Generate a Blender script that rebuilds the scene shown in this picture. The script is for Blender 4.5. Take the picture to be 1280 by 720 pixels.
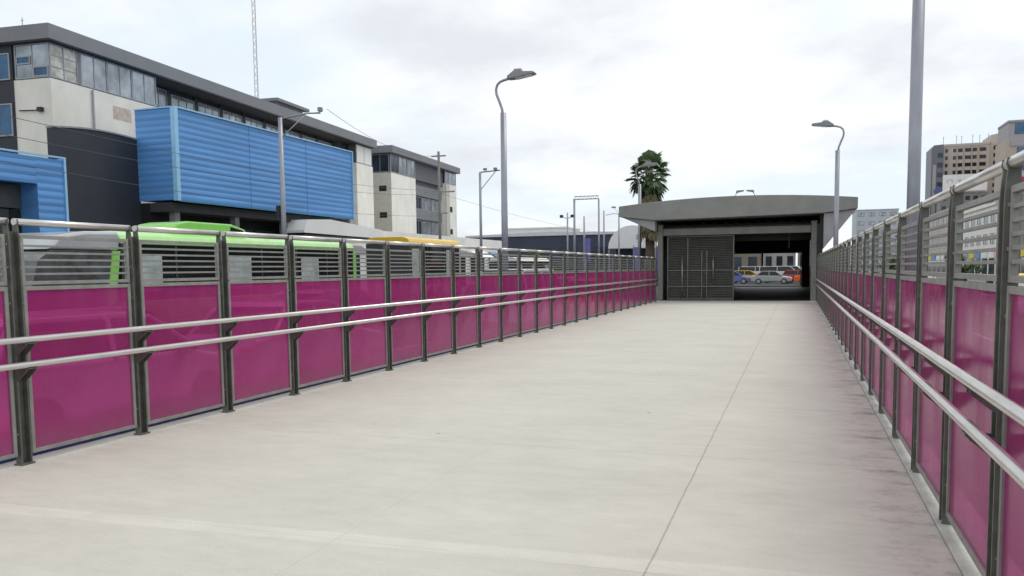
import bpy, math, random
from math import sin, cos, pi, radians
from mathutils import Vector, Matrix
random.seed(7)
for o in list(bpy.data.objects): bpy.data.objects.remove(o)
SC = bpy.context.scene
COL = SC.collection

# ------------------------------------------------------------------ camera
f_px, ppy, yaw, pitch, roll = 1025.3, 419.5, 0.3334, 0.0808, -0.0118
cd = bpy.data.cameras.new('camera'); cam = bpy.data.objects.new('camera', cd); COL.objects.link(cam)
fwd = Vector((-sin(yaw)*cos(pitch), cos(yaw)*cos(pitch), -sin(pitch)))
rt = Vector((cos(yaw), sin(yaw), 0)); up = rt.cross(fwd)
r2 = rt*cos(roll)+up*sin(roll); u2 = -rt*sin(roll)+up*cos(roll)
m = Matrix(((r2.x, u2.x, -fwd.x, 0), (r2.y, u2.y, -fwd.y, 0), (r2.z, u2.z, -fwd.z, 1.5), (0, 0, 0, 1)))
cam.matrix_world = m
cd.sensor_width = 36; cd.lens = f_px/1280*36; cd.shift_y = (ppy-360)/1280
cd.clip_start = .05; cd.clip_end = 6000
SC.camera = cam

# ------------------------------------------------------------------ world
W = bpy.data.worlds.new('World'); SC.world = W; W.use_nodes = True
SUN_AZ, SUN_EL = radians(36), radians(60)      # azimuth from +Y towards +X
nt = W.node_tree; nt.nodes.clear()
N = nt.nodes.new; Lk = nt.links.new
out = N('ShaderNodeOutputWorld'); bg = N('ShaderNodeBackground'); bg.inputs[1].default_value = .1
sky = N('ShaderNodeTexSky'); sky.sky_type = 'NISHITA'; sky.sun_disc = False
sky.sun_elevation = SUN_EL; sky.sun_rotation = SUN_AZ
tc = N('ShaderNodeTexCoord'); sp = N('ShaderNodeSeparateXYZ'); Lk(tc.outputs['Generated'], sp.inputs[0])
def wmath(op, a, b=None, c=None, clamp=False):
    n = N('ShaderNodeMath'); n.operation = op; n.use_clamp = clamp
    for i, v in enumerate((a, b, c)):
        if v is None: continue
        if isinstance(v, (int, float)): n.inputs[i].default_value = v
        else: Lk(v, n.inputs[i])
    return n.outputs[0]
zz = wmath('ADD', wmath('MAXIMUM', sp.outputs[2], 0), .22)
cx = wmath('DIVIDE', sp.outputs[0], zz); cy = wmath('DIVIDE', sp.outputs[1], zz)
cv = N('ShaderNodeCombineXYZ'); Lk(cx, cv.inputs[0]); Lk(cy, cv.inputs[1])
def wnoise(scale, detail, off, rough=.55):
    mp = N('ShaderNodeMapping'); mp.inputs['Location'].default_value = off; Lk(cv.outputs[0], mp.inputs[0])
    n = N('ShaderNodeTexNoise'); n.inputs['Scale'].default_value = scale; n.inputs['Detail'].default_value = detail
    n.inputs['Roughness'].default_value = rough; Lk(mp.outputs[0], n.inputs['Vector']); return n.outputs['Fac']
def wmr(v, a, b, c, d):
    n = N('ShaderNodeMapRange'); n.interpolation_type = 'SMOOTHSTEP'
    for i, x in enumerate((a, b, c, d)): n.inputs[i+1].default_value = x
    Lk(v, n.inputs[0]); return n.outputs[0]
def wmix(f, a, b):
    n = N('ShaderNodeMix'); n.data_type = 'RGBA'
    if isinstance(f, float): n.inputs[0].default_value = f
    else: Lk(f, n.inputs[0])
    for i, v in ((6, a), (7, b)):
        if isinstance(v, tuple): n.inputs[i].default_value = (*v, 1)
        else: Lk(v, n.inputs[i])
    return n.outputs[2]
white = (7.6, 7.7, 7.8); pale = (6.2, 6.9, 7.4); grey = (5.8, 5.95, 6.25)
c0 = wmix(wmr(wnoise(.9, 5, (3.1, 1.7, 0)), .42, .62, 0, 1), white, pale)
c1 = wmix(wmr(wnoise(1.5, 6, (7.3, -2.2, 4)), .46, .68, 0, .85), c0, grey)
c2 = wmix(.94, sky.outputs[0], c1)
Lk(c2, bg.inputs[0]); Lk(bg.outputs[0], out.inputs[0])

# ------------------------------------------------------------------ sun
sd = bpy.data.lights.new('sun', 'SUN'); sd.energy = .9; sd.angle = radians(30); sd.color = (1, .96, .9)
sun = bpy.data.objects.new('sun', sd); COL.objects.link(sun)
sv = Vector((sin(SUN_AZ)*cos(SUN_EL), cos(SUN_AZ)*cos(SUN_EL), sin(SUN_EL)))
sun.rotation_euler = sv.to_track_quat('Z', 'Y').to_euler()
SC.view_settings.view_transform = 'Standard'; SC.view_settings.look = 'None'
SC.view_settings.exposure = 0.47; SC.view_settings.gamma = 1
SC.render.engine = 'CYCLES'
SC.cycles.transparent_max_bounces = 16

# ------------------------------------------------------------------ materials
MATS = {}
def mat(name, col, rough=.6, metal=0., var=.12, scale=3., spec=.5, bump=0., stretch=(1, 1, 1), col2=None, detail=5, bscale=None, coat=0.):
    if name in MATS: return MATS[name]
    m = bpy.data.materials.new(name); m.use_nodes = True; t = m.node_tree
    b = t.nodes['Principled BSDF']; b.inputs['Roughness'].default_value = rough; b.inputs['Metallic'].default_value = metal
    b.inputs['Specular IOR Level'].default_value = spec; b.inputs['Coat Weight'].default_value = coat
    c = t.nodes.new('ShaderNodeTexCoord'); mp = t.nodes.new('ShaderNodeMapping'); mp.inputs['Scale'].default_value = stretch
    t.links.new(c.outputs['Object'], mp.inputs[0])
    n = t.nodes.new('ShaderNodeTexNoise'); n.inputs['Scale'].default_value = scale; n.inputs['Detail'].default_value = detail
    n.inputs['Roughness'].default_value = .6
    t.links.new(mp.outputs[0], n.inputs['Vector'])
    r = t.nodes.new('ShaderNodeValToRGB'); r.color_ramp.elements[0].position = .3; r.color_ramp.elements[1].position = .7
    lo = tuple(max(0, x*(1-var)) for x in col); hi = tuple(min(1, x*(1+var)) for x in (col2 or col))
    r.color_ramp.elements[0].color = (*lo, 1); r.color_ramp.elements[1].color = (*hi, 1)
    t.links.new(n.outputs['Fac'], r.inputs[0]); t.links.new(r.outputs[0], b.inputs['Base Color'])
    if bump:
        n2 = t.nodes.new('ShaderNodeTexNoise'); n2.inputs['Scale'].default_value = bscale or scale*8; n2.inputs['Detail'].default_value = 4
        t.links.new(mp.outputs[0], n2.inputs['Vector'])
        bp = t.nodes.new('ShaderNodeBump'); bp.inputs['Strength'].default_value = bump; bp.inputs['Distance'].default_value = .01
        t.links.new(n2.outputs['Fac'], bp.inputs['Height']); t.links.new(bp.outputs[0], b.inputs['Normal'])
    MATS[name] = m; return m
asphalt = mat('asphalt', (.062, .062, .064), .9, var=.3, scale=.8, bump=.4, bscale=60)
earth = mat('city_ground', (.16, .15, .13), .95, var=.3, scale=.05)
paving = mat('paving', (.26, .25, .24), .85, var=.15, scale=.7)
paint_w = mat('road_paint', (.7, .7, .68), .7, var=.2, scale=4)
paint_y = mat('road_paint_yellow', (.6, .42, .06), .7, var=.2, scale=4)
post_m = mat('post_metal', (.118, .12, .105), .45, .15, var=.3, scale=9)
frame_m = mat('frame_metal', (.27, .27, .245), .42, .2, var=.18, scale=8)
steel = mat('brushed_steel', (.64, .62, .59), .34, .85, var=.12, scale=10, stretch=(6, .4, 6))
bolt_m = mat('bolt_steel', (.4, .4, .38), .35, .9)
roofgrey = mat('grey_cladding', (.26, .26, .245), .55, .1, var=.12, scale=1.2)
roofside = mat('pale_cladding', (.32, .32, .33), .5, .1, var=.12, scale=1.5)
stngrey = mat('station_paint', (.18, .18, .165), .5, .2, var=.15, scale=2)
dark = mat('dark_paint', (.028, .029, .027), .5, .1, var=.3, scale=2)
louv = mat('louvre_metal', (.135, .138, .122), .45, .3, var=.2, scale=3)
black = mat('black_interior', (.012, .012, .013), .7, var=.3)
lampm = mat('galvanised', (.33, .34, .38), .42, .5, var=.12, scale=5, stretch=(1, 1, .3))
lamph = mat('lamp_housing', (.28, .29, .30), .5, .3)
slabroof = mat('roof_slab', (.22, .225, .24), .6, var=.08, scale=.6)
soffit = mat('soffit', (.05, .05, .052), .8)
def stained(name, col, dirt, s=.5): return mat(name, col, .85, var=.09, scale=s, bump=.15, col2=tuple(x*1.02 for x in col), stretch=(1, 1, .6))
whitew = stained('cream_render', (.82, .79, .71), None, .8)
whiteb = stained('white_render', (.88, .86, .80), None, .8)
charc = mat('charcoal_wall', (.028, .033, .045), .6, var=.12, scale=.7)
blue1 = mat('blue_cladding', (.11, .31, .67), .45, .05, var=.16, scale=.6, stretch=(.25, .25, 2.5))
blue2 = mat('blue_trim', (.32, .60, .84), .4, .1, var=.06)
glass_l = mat('pale_glass', (.32, .35, .38), .12, .45, var=.45, scale=.9, detail=3)
glass_d = mat('dark_glass', (.035, .05, .075), .08, .3, var=.4, scale=.8)
glass_b = mat('blue_glass', (.05, .12, .22), .1, .4, var=.4, scale=.35)
glass_k = mat('vehicle_glass', (.015, .018, .02), .05, .2, var=.2)
mull = mat('mullion', (.36, .38, .41), .5, .3)
mulld = mat('dark_mullion', (.05, .052, .058), .5, .3)
spand = mat('grey_spandrel', (.13, .135, .15), .6)
tyre = mat('tyre_rubber', (.02, .02, .02), .85)
rim = mat('rim', (.45, .45, .46), .35, .8)
green = mat('lime_paint', (.24, .62, .10), .35, coat=.4, var=.06)
green2 = mat('pale_lime_paint', (.40, .72, .26), .4, coat=.3, var=.08)
silver = mat('silver_paint', (.48, .49, .50), .32, .35, var=.1, scale=1, coat=.4)
yellowp = mat('yellow_paint', (.75, .47, .02), .4, coat=.3, var=.06)
wcar = mat('white_car_paint', (.75, .75, .76), .3, coat=.5, var=.03)
gcar = mat('grey_car_paint', (.18, .19, .21), .3, .3, coat=.5, var=.05)
rcar = mat('red_car_paint', (.55, .04, .03), .3, coat=.5, var=.05)
ocar = mat('orange_car_paint', (.75, .16, .02), .3, coat=.5, var=.05)
bcar = mat('blue_car_paint', (.16, .20, .50), .3, coat=.5, var=.05)
lampw = mat('headlight_lens', (.8, .8, .82), .15)
lampr = mat('tail_lens', (.5, .02, .02), .2)
bark = mat('palm_trunk', (.16, .12, .085), .95, var=.3, scale=6, bump=.6, stretch=(1, 1, 3))
deadf = mat('dead_frond', (.20, .17, .10), .9, var=.35, scale=3)
frond = mat('palm_frond', (.125, .19, .09), .6, var=.4, scale=2.5)
leafm = mat('leaf', (.055, .12, .03), .7, var=.5, scale=4)
conc_t = mat('beige_concrete', (.55, .48, .42), .85, var=.1, scale=.08)
conc_p = mat('pinkish_panel', (.50, .43, .365), .85, var=.1, scale=.08)
greyb = mat('grey_building', (.25, .245, .235), .85, var=.15, scale=.15)
brownb = mat('brown_building', (.26, .215, .175), .85, var=.15, scale=.15)
paleb = mat('pale_blue_building', (.50, .54, .58), .6, var=.06, scale=.1)
darkb = mat('slate_building', (.035, .045, .085), .5, var=.25, scale=.15)
whites = mat('white_sheet', (.88, .87, .85), .7, var=.05, scale=.3)
banner = mat('violet_banner', (.17, .16, .45), .7, var=.1)
redsign = mat('red_sign', (.60, .035, .06), .5)
bluesign = mat('blue_sign', (.10, .28, .55), .5)
yelsign = mat('yellow_sign', (.75, .65, .03), .5)
bbmark = mat('grey_print', (.45, .48, .54), .7)
cable = mat('cable', (.10, .10, .11), .7)
bluekerb = mat('blue_kerb_paint', (.05, .12, .30), .7, var=.3, scale=4)

def panel_mat():
    m = bpy.data.materials.new('magenta_panel'); m.use_nodes = True; t = m.node_tree; NN = t.nodes.new; K = t.links.new
    b = t.nodes['Principled BSDF']; o = t.nodes['Material Output']
    c = NN('ShaderNodeTexCoord'); n = NN('ShaderNodeTexNoise'); n.inputs['Scale'].default_value = 1.3; n.inputs['Detail'].default_value = 4
    K(c.outputs['Object'], n.inputs['Vector'])
    r = NN('ShaderNodeValToRGB'); r.color_ramp.elements[0].color = (.365, .034, .180, 1); r.color_ramp.elements[1].color = (.44, .050, .228, 1)
    r.color_ramp.elements[0].position = .3; r.color_ramp.elements[1].position = .7
    K(n.outputs['Fac'], r.inputs[0])
    b.inputs['Specular IOR Level'].default_value = .5
    nr = NN('ShaderNodeTexNoise'); nr.inputs['Scale'].default_value = 2.2; nr.inputs['Detail'].default_value = 6
    mpr = NN('ShaderNodeMapping'); mpr.inputs['Scale'].default_value = (1, 1.6, .5); K(c.outputs['Object'], mpr.inputs[0]); K(mpr.outputs[0], nr.inputs['Vector'])
    rr = NN('ShaderNodeMapRange'); rr.inputs[1].default_value = .35; rr.inputs[2].default_value = .7; rr.inputs[3].default_value = .08; rr.inputs[4].default_value = .34
    K(nr.outputs['Fac'], rr.inputs[0]); K(rr.outputs[0], b.inputs['Roughness'])
    oi = NN('ShaderNodeObjectInfo'); va = NN('ShaderNodeMapRange'); va.inputs[3].default_value = .90; va.inputs[4].default_value = 1.10; K(oi.outputs['Random'], va.inputs[0])
    sz = NN('ShaderNodeSeparateXYZ'); K(c.outputs['Object'], sz.inputs[0])
    dz = NN('ShaderNodeMapRange'); dz.inputs[1].default_value = .32; dz.inputs[2].default_value = .1; dz.inputs[3].default_value = 0; dz.inputs[4].default_value = .6; K(sz.outputs[2], dz.inputs[0])
    dn = NN('ShaderNodeMath'); dn.operation = 'MULTIPLY'; K(dz.outputs[0], dn.inputs[0]); K(nr.outputs['Fac'], dn.inputs[1])
    hs = NN('ShaderNodeHueSaturation'); K(va.outputs[0], hs.inputs['Value'])
    dm_ = NN('ShaderNodeMix'); dm_.data_type = 'RGBA'; K(dn.outputs[0], dm_.inputs[0]); K(hs.outputs[0], dm_.inputs[6]); dm_.inputs[7].default_value = (.30, .20, .22, 1)
    K(r.outputs[0], hs.inputs['Color']); K(dm_.outputs[2], b.inputs['Base Color'])
    # fine weave of bump so that reflections are a little soft
    n2 = NN('ShaderNodeTexNoise'); n2.inputs['Scale'].default_value = 140; n2.inputs['Detail'].default_value = 2; K(c.outputs['Object'], n2.inputs['Vector'])
    bp = NN('ShaderNodeBump'); bp.inputs['Strength'].default_value = .12; bp.inputs['Distance'].default_value = .002; K(n2.outputs['Fac'], bp.inputs['Height']); K(bp.outputs[0], b.inputs['Normal'])
    tr = NN('ShaderNodeBsdfTransparent'); tr.inputs[0].default_value = (1, .50, .82, 1)
    mx = NN('ShaderNodeMixShader'); mx.inputs[0].default_value = .38
    K(b.outputs[0], mx.inputs[1]); K(tr.outputs[0], mx.inputs[2]); K(mx.outputs[0], o.inputs[0])
    return m
magenta = panel_mat()

def deck_mat():
    m = bpy.data.materials.new('deck_concrete'); m.use_nodes = True; t = m.node_tree; NN = t.nodes.new; K = t.links.new
    b = t.nodes['Principled BSDF']; b.inputs['Roughness'].default_value = .82; b.inputs['Specular IOR Level'].default_value = .3
    c = NN('ShaderNodeTexCoord'); s = NN('ShaderNodeSeparateXYZ'); K(c.outputs['Object'], s.inputs[0])
    X, Y = s.outputs[0], s.outputs[1]
    def M(op, a, b_=None, c_=None):
        n = NN('ShaderNodeMath'); n.operation = op
        for i, v in enumerate((a, b_, c_)):
            if v is None: continue
            if isinstance(v, (int, float)): n.inputs[i].default_value = v
            else: K(v, n.inputs[i])
        return n.outputs[0]
    def NZ(scale, st, det=5, rough=.6, off=(0, 0, 0)):
        mp = NN('ShaderNodeMapping'); mp.inputs['Scale'].default_value = st; mp.inputs['Location'].default_value = off; K(c.outputs['Object'], mp.inputs[0])
        n = NN('ShaderNodeTexNoise'); n.inputs['Scale'].default_value = scale; n.inputs['Detail'].default_value = det; n.inputs['Roughness'].default_value = rough
        K(mp.outputs[0], n.inputs['Vector']); return n.outputs['Fac']
    def R(v, a, b_, c_, d_):
        n = NN('ShaderNodeMapRange'); n.interpolation_type = 'SMOOTHSTEP'
        for i, x in enumerate((a, b_, c_, d_)): n.inputs[i+1].default_value = x
        K(v, n.inputs[0]); return n.outputs[0]
    streak = NZ(1.0, (.45, 1.5, 1), 6, .6); fine = NZ(1, (3, 30, 1), 4, .7); blot = NZ(.8, (1, 1, 1), 4); grain = NZ(55, (1, 1, 1), 3); mott = NZ(5, (.6, 1.3, 1), 6, .7, (9, 3, 1)); speck = NZ(22, (1, 1, 1), 4, .8, (1, 7, 0))
    v = M('MULTIPLY_ADD', R(streak, .3, .7, -1, 1), .028, .985)
    v = M('MULTIPLY_ADD', R(fine, .3, .7, -1, 1), .012, v)
    v = M('MULTIPLY_ADD', R(blot, .3, .7, -1, 1), .035, v)
    v = M('MULTIPLY_ADD', R(grain, .3, .7, -1, 1), .03, v)
    v = M('MULTIPLY_ADD', R(mott, .35, .65, -1, 1), .035, v)
    v = M('MULTIPLY_ADD', R(speck, .62, .74, 0, -1), .08, v)
    wob = M('MULTIPLY_ADD', NZ(2.5, (1, 1, 1), 3), .02, -.01)
    Xw = M('ADD', X, wob)
    def line_x(x0, w, dk, v):
        d = M('ABSOLUTE', M('SUBTRACT', Xw, x0)); return M('MULTIPLY', v, M('SUBTRACT', 1, M('MULTIPLY', R(d, w*.4, w, 1, 0), dk)))
    def line_y(y0, w, dk, v):
        d = M('ABSOLUTE', M('SUBTRACT', M('ADD', Y, wob), y0)); return M('MULTIPLY', v, M('SUBTRACT', 1, M('MULTIPLY', R(d, w*.4, w, 1, 0), dk)))
    v = line_x(-.68, .008, .34, v); v = line_x(-2.42, .006, .10, v); v = line_x(-4.15, .006, .07, v)
    # paler trowelled band across the near end, and the pour joints of the slab
    band = M('ABSOLUTE', M('SUBTRACT', M('ADD', M('MULTIPLY_ADD', X, -.05, Y), M('MULTIPLY', wob, 2)), 4.07))
    v = M('MULTIPLY', v, M('ADD', 1, M('MULTIPLY', R(band, .07, .10, 1, 0), .10)))
    v = line_y(3.93, .006, .12, v)
    for y0, dk in ((6.55, .12), (9.0, .1), (11.5, .12), (14.0, .08), (16.6, .1), (19.2, .1), (22, .1), (26, .1), (30, .1)): v = line_y(y0, .010, dk+.06, v)
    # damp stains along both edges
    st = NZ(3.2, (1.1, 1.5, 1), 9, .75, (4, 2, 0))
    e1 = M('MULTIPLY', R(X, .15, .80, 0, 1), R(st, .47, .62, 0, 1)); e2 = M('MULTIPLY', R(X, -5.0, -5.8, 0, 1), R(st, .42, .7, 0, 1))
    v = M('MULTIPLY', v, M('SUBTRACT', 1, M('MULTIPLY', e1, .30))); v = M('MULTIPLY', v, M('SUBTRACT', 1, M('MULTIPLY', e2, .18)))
    # darker streak beside each right-hand post
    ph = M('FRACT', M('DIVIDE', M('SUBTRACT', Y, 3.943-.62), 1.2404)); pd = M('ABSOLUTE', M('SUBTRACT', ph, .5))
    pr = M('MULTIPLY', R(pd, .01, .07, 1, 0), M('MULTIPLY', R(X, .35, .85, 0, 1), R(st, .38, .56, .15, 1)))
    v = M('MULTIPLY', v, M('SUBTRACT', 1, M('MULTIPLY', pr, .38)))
    # small dark spots
    vo = NN('ShaderNodeTexVoronoi'); vo.inputs['Scale'].default_value = 1.1; K(c.outputs['Object'], vo.inputs['Vector'])
    v = M('MULTIPLY', v, R(vo.outputs['Distance'], .018, .034, .55, 1))
    cc = NN('ShaderNodeCombineXYZ')
    K(M('MULTIPLY', v, .545), cc.inputs[0]); K(M('MULTIPLY', v, .530), cc.inputs[1]); K(M('MULTIPLY', v, .465), cc.inputs[2])
    K(cc.outputs[0], b.inputs['Base Color'])
    bp = NN('ShaderNodeBump'); bp.inputs['Strength'].default_value = .25; bp.inputs['Distance'].default_value = .004
    K(M('ADD', grain, M('MULTIPLY', fine, .6)), bp.inputs['Height']); K(bp.outputs[0], b.inputs['Normal'])
    return m
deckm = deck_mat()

# ------------------------------------------------------------------ mesh helpers
class MB:
    def __init__(s): s.v = []; s.f = []
    def poly(s, pts, faces):
        n = len(s.v); s.v += [tuple(p) for p in pts]; s.f += [tuple(i+n for i in f) for f in faces]; return s
    def box(s, x0, x1, y0, y1, z0, z1):
        x0, x1 = min(x0, x1), max(x0, x1); y0, y1 = min(y0, y1), max(y0, y1); z0, z1 = min(z0, z1), max(z0, z1)
        return s.poly([(x0,y0,z0),(x1,y0,z0),(x1,y1,z0),(x0,y1,z0),(x0,y0,z1),(x1,y0,z1),(x1,y1,z1),(x0,y1,z1)],
                      [(0,3,2,1),(4,5,6,7),(0,1,5,4),(1,2,6,5),(2,3,7,6),(3,0,4,7)])
    def prism(s, pl, axis, a, b):                       # outline in the other two axes
        n = len(pl)
        def P(p, t):
            return {'x': (t, p[0], p[1]), 'y': (p[0], t, p[1]), 'z': (p[0], p[1], t)}[axis]
        return s.poly([P(p, a) for p in pl]+[P(p, b) for p in pl],
                      [tuple(range(n))[::-1], tuple(range(n, 2*n))]+[(i, (i+1) % n, n+(i+1) % n, n+i) for i in range(n)])
    def tube(s, pts, r, n=10, caps=True):
        pts = [Vector(p) for p in pts]; k = len(s.v); rs = r if isinstance(r, (list, tuple)) else [r]*len(pts)
        nrm = None
        for i, p in enumerate(pts):
            d = (pts[min(i+1, len(pts)-1)]-pts[max(i-1, 0)]).normalized()
            if nrm is None: nrm = d.orthogonal().normalized()
            else: nrm = (nrm-d*nrm.dot(d)).normalized()
            b = d.cross(nrm)
            for j in range(n):
                a = 2*pi*j/n; s.v.append(tuple(p+(nrm*cos(a)+b*sin(a))*rs[i]))
        for i in range(len(pts)-1):
            for j in range(n):
                a, b = k+i*n+j, k+i*n+(j+1) % n; s.f.append((a, b, b+n, a+n))
        if caps:
            s.f.append(tuple(range(k, k+n))[::-1]); e = k+(len(pts)-1)*n; s.f.append(tuple(range(e, e+n)))
        return s
    def build(s, name, m, parent=None, loc=None, smooth=False, bevel=0., kind=None, label=None, cat=None, group=None):
        me = bpy.data.meshes.new(name); me.from_pydata(s.v, [], s.f); me.validate()
        import bmesh
        bm = bmesh.new(); bm.from_mesh(me); bmesh.ops.recalc_face_normals(bm, faces=bm.faces)
        bm.to_mesh(me); bm.free()
        me.materials.append(m)
        if smooth:
            me.polygons.foreach_set('use_smooth', [len(p.vertices) == 4 for p in me.polygons])
        o = bpy.data.objects.new(name, me); COL.objects.link(o)
        if parent: o.parent = parent
        if loc: o.location = loc
        if bevel:
            b = o.modifiers.new('bevel', 'BEVEL'); b.width = bevel; b.segments = 2; b.limit_method = 'ANGLE'
        if kind: o['kind'] = kind
        tag(o, label, cat, group)
        return o
def tag(o, label=None, cat=None, group=None):
    if label: o['label'] = label
    if cat: o['category'] = cat
    if group: o['group'] = group
    return o
def thing(name, label, cat, loc=(0, 0, 0), rz=0, group=None):
    o = bpy.data.objects.new(name, None); COL.objects.link(o); o.location = loc; o.rotation_euler = (0, 0, rz)
    o.empty_display_size = .3
    return tag(o, label, cat, group)
def kids(o): return [c for c in bpy.data.objects if c.parent == o]
def copy_tree(o, parent=None, depth=0):
    ch = kids(o)
    c = o.copy(); COL.objects.link(c); c.parent = parent
    for k in ch: copy_tree(k, c, depth+1)
    return c
def dup(o, loc, rz=None, label=None):
    c = copy_tree(o); c.location = loc
    if rz is not None: c.rotation_euler = (0, 0, rz)
    if label: c['label'] = label
    return c

RD = -.5                                             # road level below the deck
# ------------------------------------------------------------------ setting
g = MB().poly([(-2500, -800, RD-.02), (2500, -800, RD-.02), (2500, 4000, RD-.02), (-2500, 4000, RD-.02)], [(0, 1, 2, 3)]); g.build('ground', earth, kind='structure')
def sheet(name, m, x0, x1, y0, y1, z): return MB().poly([(x0, y0, z), (x1, y0, z), (x1, y1, z), (x0, y1, z)], [(0, 1, 2, 3)]).build(name, m, kind='structure')
sheet('road', asphalt, -27, -6.15, -60, 400, RD)
sheet('road', asphalt, 1.25, 18, -60, 400, RD+.001)
sheet('cross_road', asphalt, -27, 18, 74, 118, RD+.004)
mk = MB()
for X in (-9.6, -13.0, -16.4, -23.4):
    for i in range(60):
        y = -30+i*6; mk.poly([(X, y, RD+.008), (X+.12, y, RD+.008), (X+.12, y+2.6, RD+.008), (X, y+2.6, RD+.008)], [(0, 1, 2, 3)])
for X in (4.8, 8.3, 11.8):
    for i in range(60):
        y = -30+i*6; mk.poly([(X, y, RD+.008), (X+.12, y, RD+.008), (X+.12, y+2.6, RD+.008), (X, y+2.6, RD+.008)], [(0, 1, 2, 3)])
mk.build('lane_marking', paint_w, kind='structure')
MB().box(-19.95, -19.8, -60, 400, RD+.006, RD+.010).build('bus_lane_line', paint_y, kind='structure')
MB().box(-34.2, -27, -60, 300, RD-.01, RD+.13).build('pavement', paving, kind='structure', bevel=.02)
MB().box(18, 22.2, -60, 300, RD-.01, RD+.13).build('pavement', paving, kind='structure', bevel=.02)
# deck
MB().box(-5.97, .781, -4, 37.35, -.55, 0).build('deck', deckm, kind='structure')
kerbm = mat('kerb_concrete', (.47, .455, .41), .85, var=.22, scale=5, bump=.4, stretch=(1.5, .8, 1), detail=8)
MB().box(.785, 1.05, -4, 37.3, -.55, .018).build('deck_kerb', kerbm, kind='structure', bevel=.006)
MB().box(-6.12, -5.98, -4, 37.3, -.55, .045).build('deck_edge', bluekerb, kind='structure', bevel=.006)

# ------------------------------------------------------------------ railings
S = 1.2404
def railing(X, Y0, n0, n1, sg, label):
    """sg: +1 when the deck lies towards +X"""
    root = thing('railing', label, 'railing', (X, Y0, 0), 0, 'railings along both sides of the deck')
    def q(a, b): return (a*sg, b*sg)
    # post: two tapered flats with a set-back web, a foot plate and two triangular rail brackets
    p = MB()
    for yy in (-.043, .043):
        p.prism([(-.028*sg, 0), (.034*sg, 0), (.034*sg, 1.76), (.030*sg, 1.84), (.024*sg, 1.885), (.031*sg, 1.91), (.028*sg, 1.935), (-.028*sg, 1.935), (-.031*sg, 1.91), (-.024*sg, 1.88), (-.028*sg, 1.80)], 'y', yy-.006, yy+.006)
    p.box(*q(-.020, -.012), -.037, .037, .0, 1.84)
    p.box(*q(-.04, .05), -.06, .06, 0.001, .014)
    post = p.build('post', post_m, root, bevel=.0015)
    bo = MB()
    for z in (.25, .72, 1.28, 1.56, 1.74):
        for yy in (-.058, .058): bo.box(*q(.0, .022), yy-.006, yy+.006, z-.008, z+.008)
    bo.build('bolt', bolt_m, post)
    for z in (.998, .802):
        b = MB(); b.prism([(.032*sg, z-.035), (.032*sg, z-.13), (.04*sg, z-.128), (.135*sg, z-.05), (.14*sg, z-.03), (.105*sg, z-.03)], 'y', -.046, -.036)
        b.prism([(.032*sg, z-.035), (.032*sg, z-.13), (.04*sg, z-.128), (.135*sg, z-.05), (.14*sg, z-.03), (.105*sg, z-.03)], 'y', .036, .046)
        b.box(*q(.105, .15), -.046, .046, z-.034, z-.026)
        b.build('bracket', post_m, post)
    # bay: slat grille above a framed tinted panel
    y0, y1 = .066, S-.066
    fr = MB(); t = .032
    for za, zb in ((.075, 1.408),):
        fr.box(-.018, .018, y0, y1, za, za+t); fr.box(-.018, .018, y0, y1, zb-t, zb)
        fr.box(-.018, .018, y0, y0+t, za+t, zb-t); fr.box(-.018, .018, y1-t, y1, za+t, zb-t)
    frame = fr.build('panel_frame', frame_m, root, bevel=.002)
    pm = MB(); pm.box(-.006, .006, y0+t, y1-t, .075+t, 1.408-t).build('tinted_panel', magenta, frame)
    sl = MB(); za, zb = 1.422, 1.815; t2 = .028
    sl.box(-.016, .016, y0, y1, za, za+t2); sl.box(-.016, .016, y0, y1, zb-t2, zb)
    sl.box(-.016, .016, y0, y0+t2, za+t2, zb-t2); sl.box(-.016, .016, y1-t2, y1, za+t2, zb-t2)
    for k in range(5):
        zc = za+t2+(zb-za-2*t2)*(k+1)/6
        sl.box(-.012, .012, y0+t2, y1-t2, zc-.0085, zc+.0085)
    grille = sl.build('slat_grille', frame_m, root, bevel=.001)
    # top rail piece per bay, with a sleeve at the post
    tr = MB().tube([(0, .03, 1.915), (0, S-.03, 1.915)], .027, 14)
    rail = tr.build('top_rail', steel, root, smooth=True)
    def cp(o, i):
        c = o.copy(); COL.objects.link(c); c.location = (0, i*S, 0)
        for k in kids(o):
            d = k.copy(); COL.objects.link(d); d.parent = c
        return c
    for i in range(n0, n1+1):
        if i == 0: continue
        cp(post, i)
        if i < n1:
            for o in (frame, grille, rail): cp(o, i)
    for z in (.998, .802):
        MB().tube([(.13*sg, n0*S-.2, z), (.13*sg, n1*S+.1, z)], .0255, 16).build('handrail', steel, root, smooth=True)
    return root
railing(-5.78, 4.80, -2, 25, 1, 'long grey railing with magenta panels along the left side of the deck')
railing(.842, 3.943, -3, 26, -1, 'long grey railing with magenta panels along the right side of the deck')

# ------------------------------------------------------------------ station portal
st = thing('station_building', 'dark grey station portal with arched flared roof at the far end of the deck', 'station', (0, 37.4, 0))
L0, L1 = 0, 25.0
arc = [(-7.56+i*(2.35+7.56)/16, 4.52-.26*((i-8.3)/8)**2) for i in range(17)]
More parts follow.
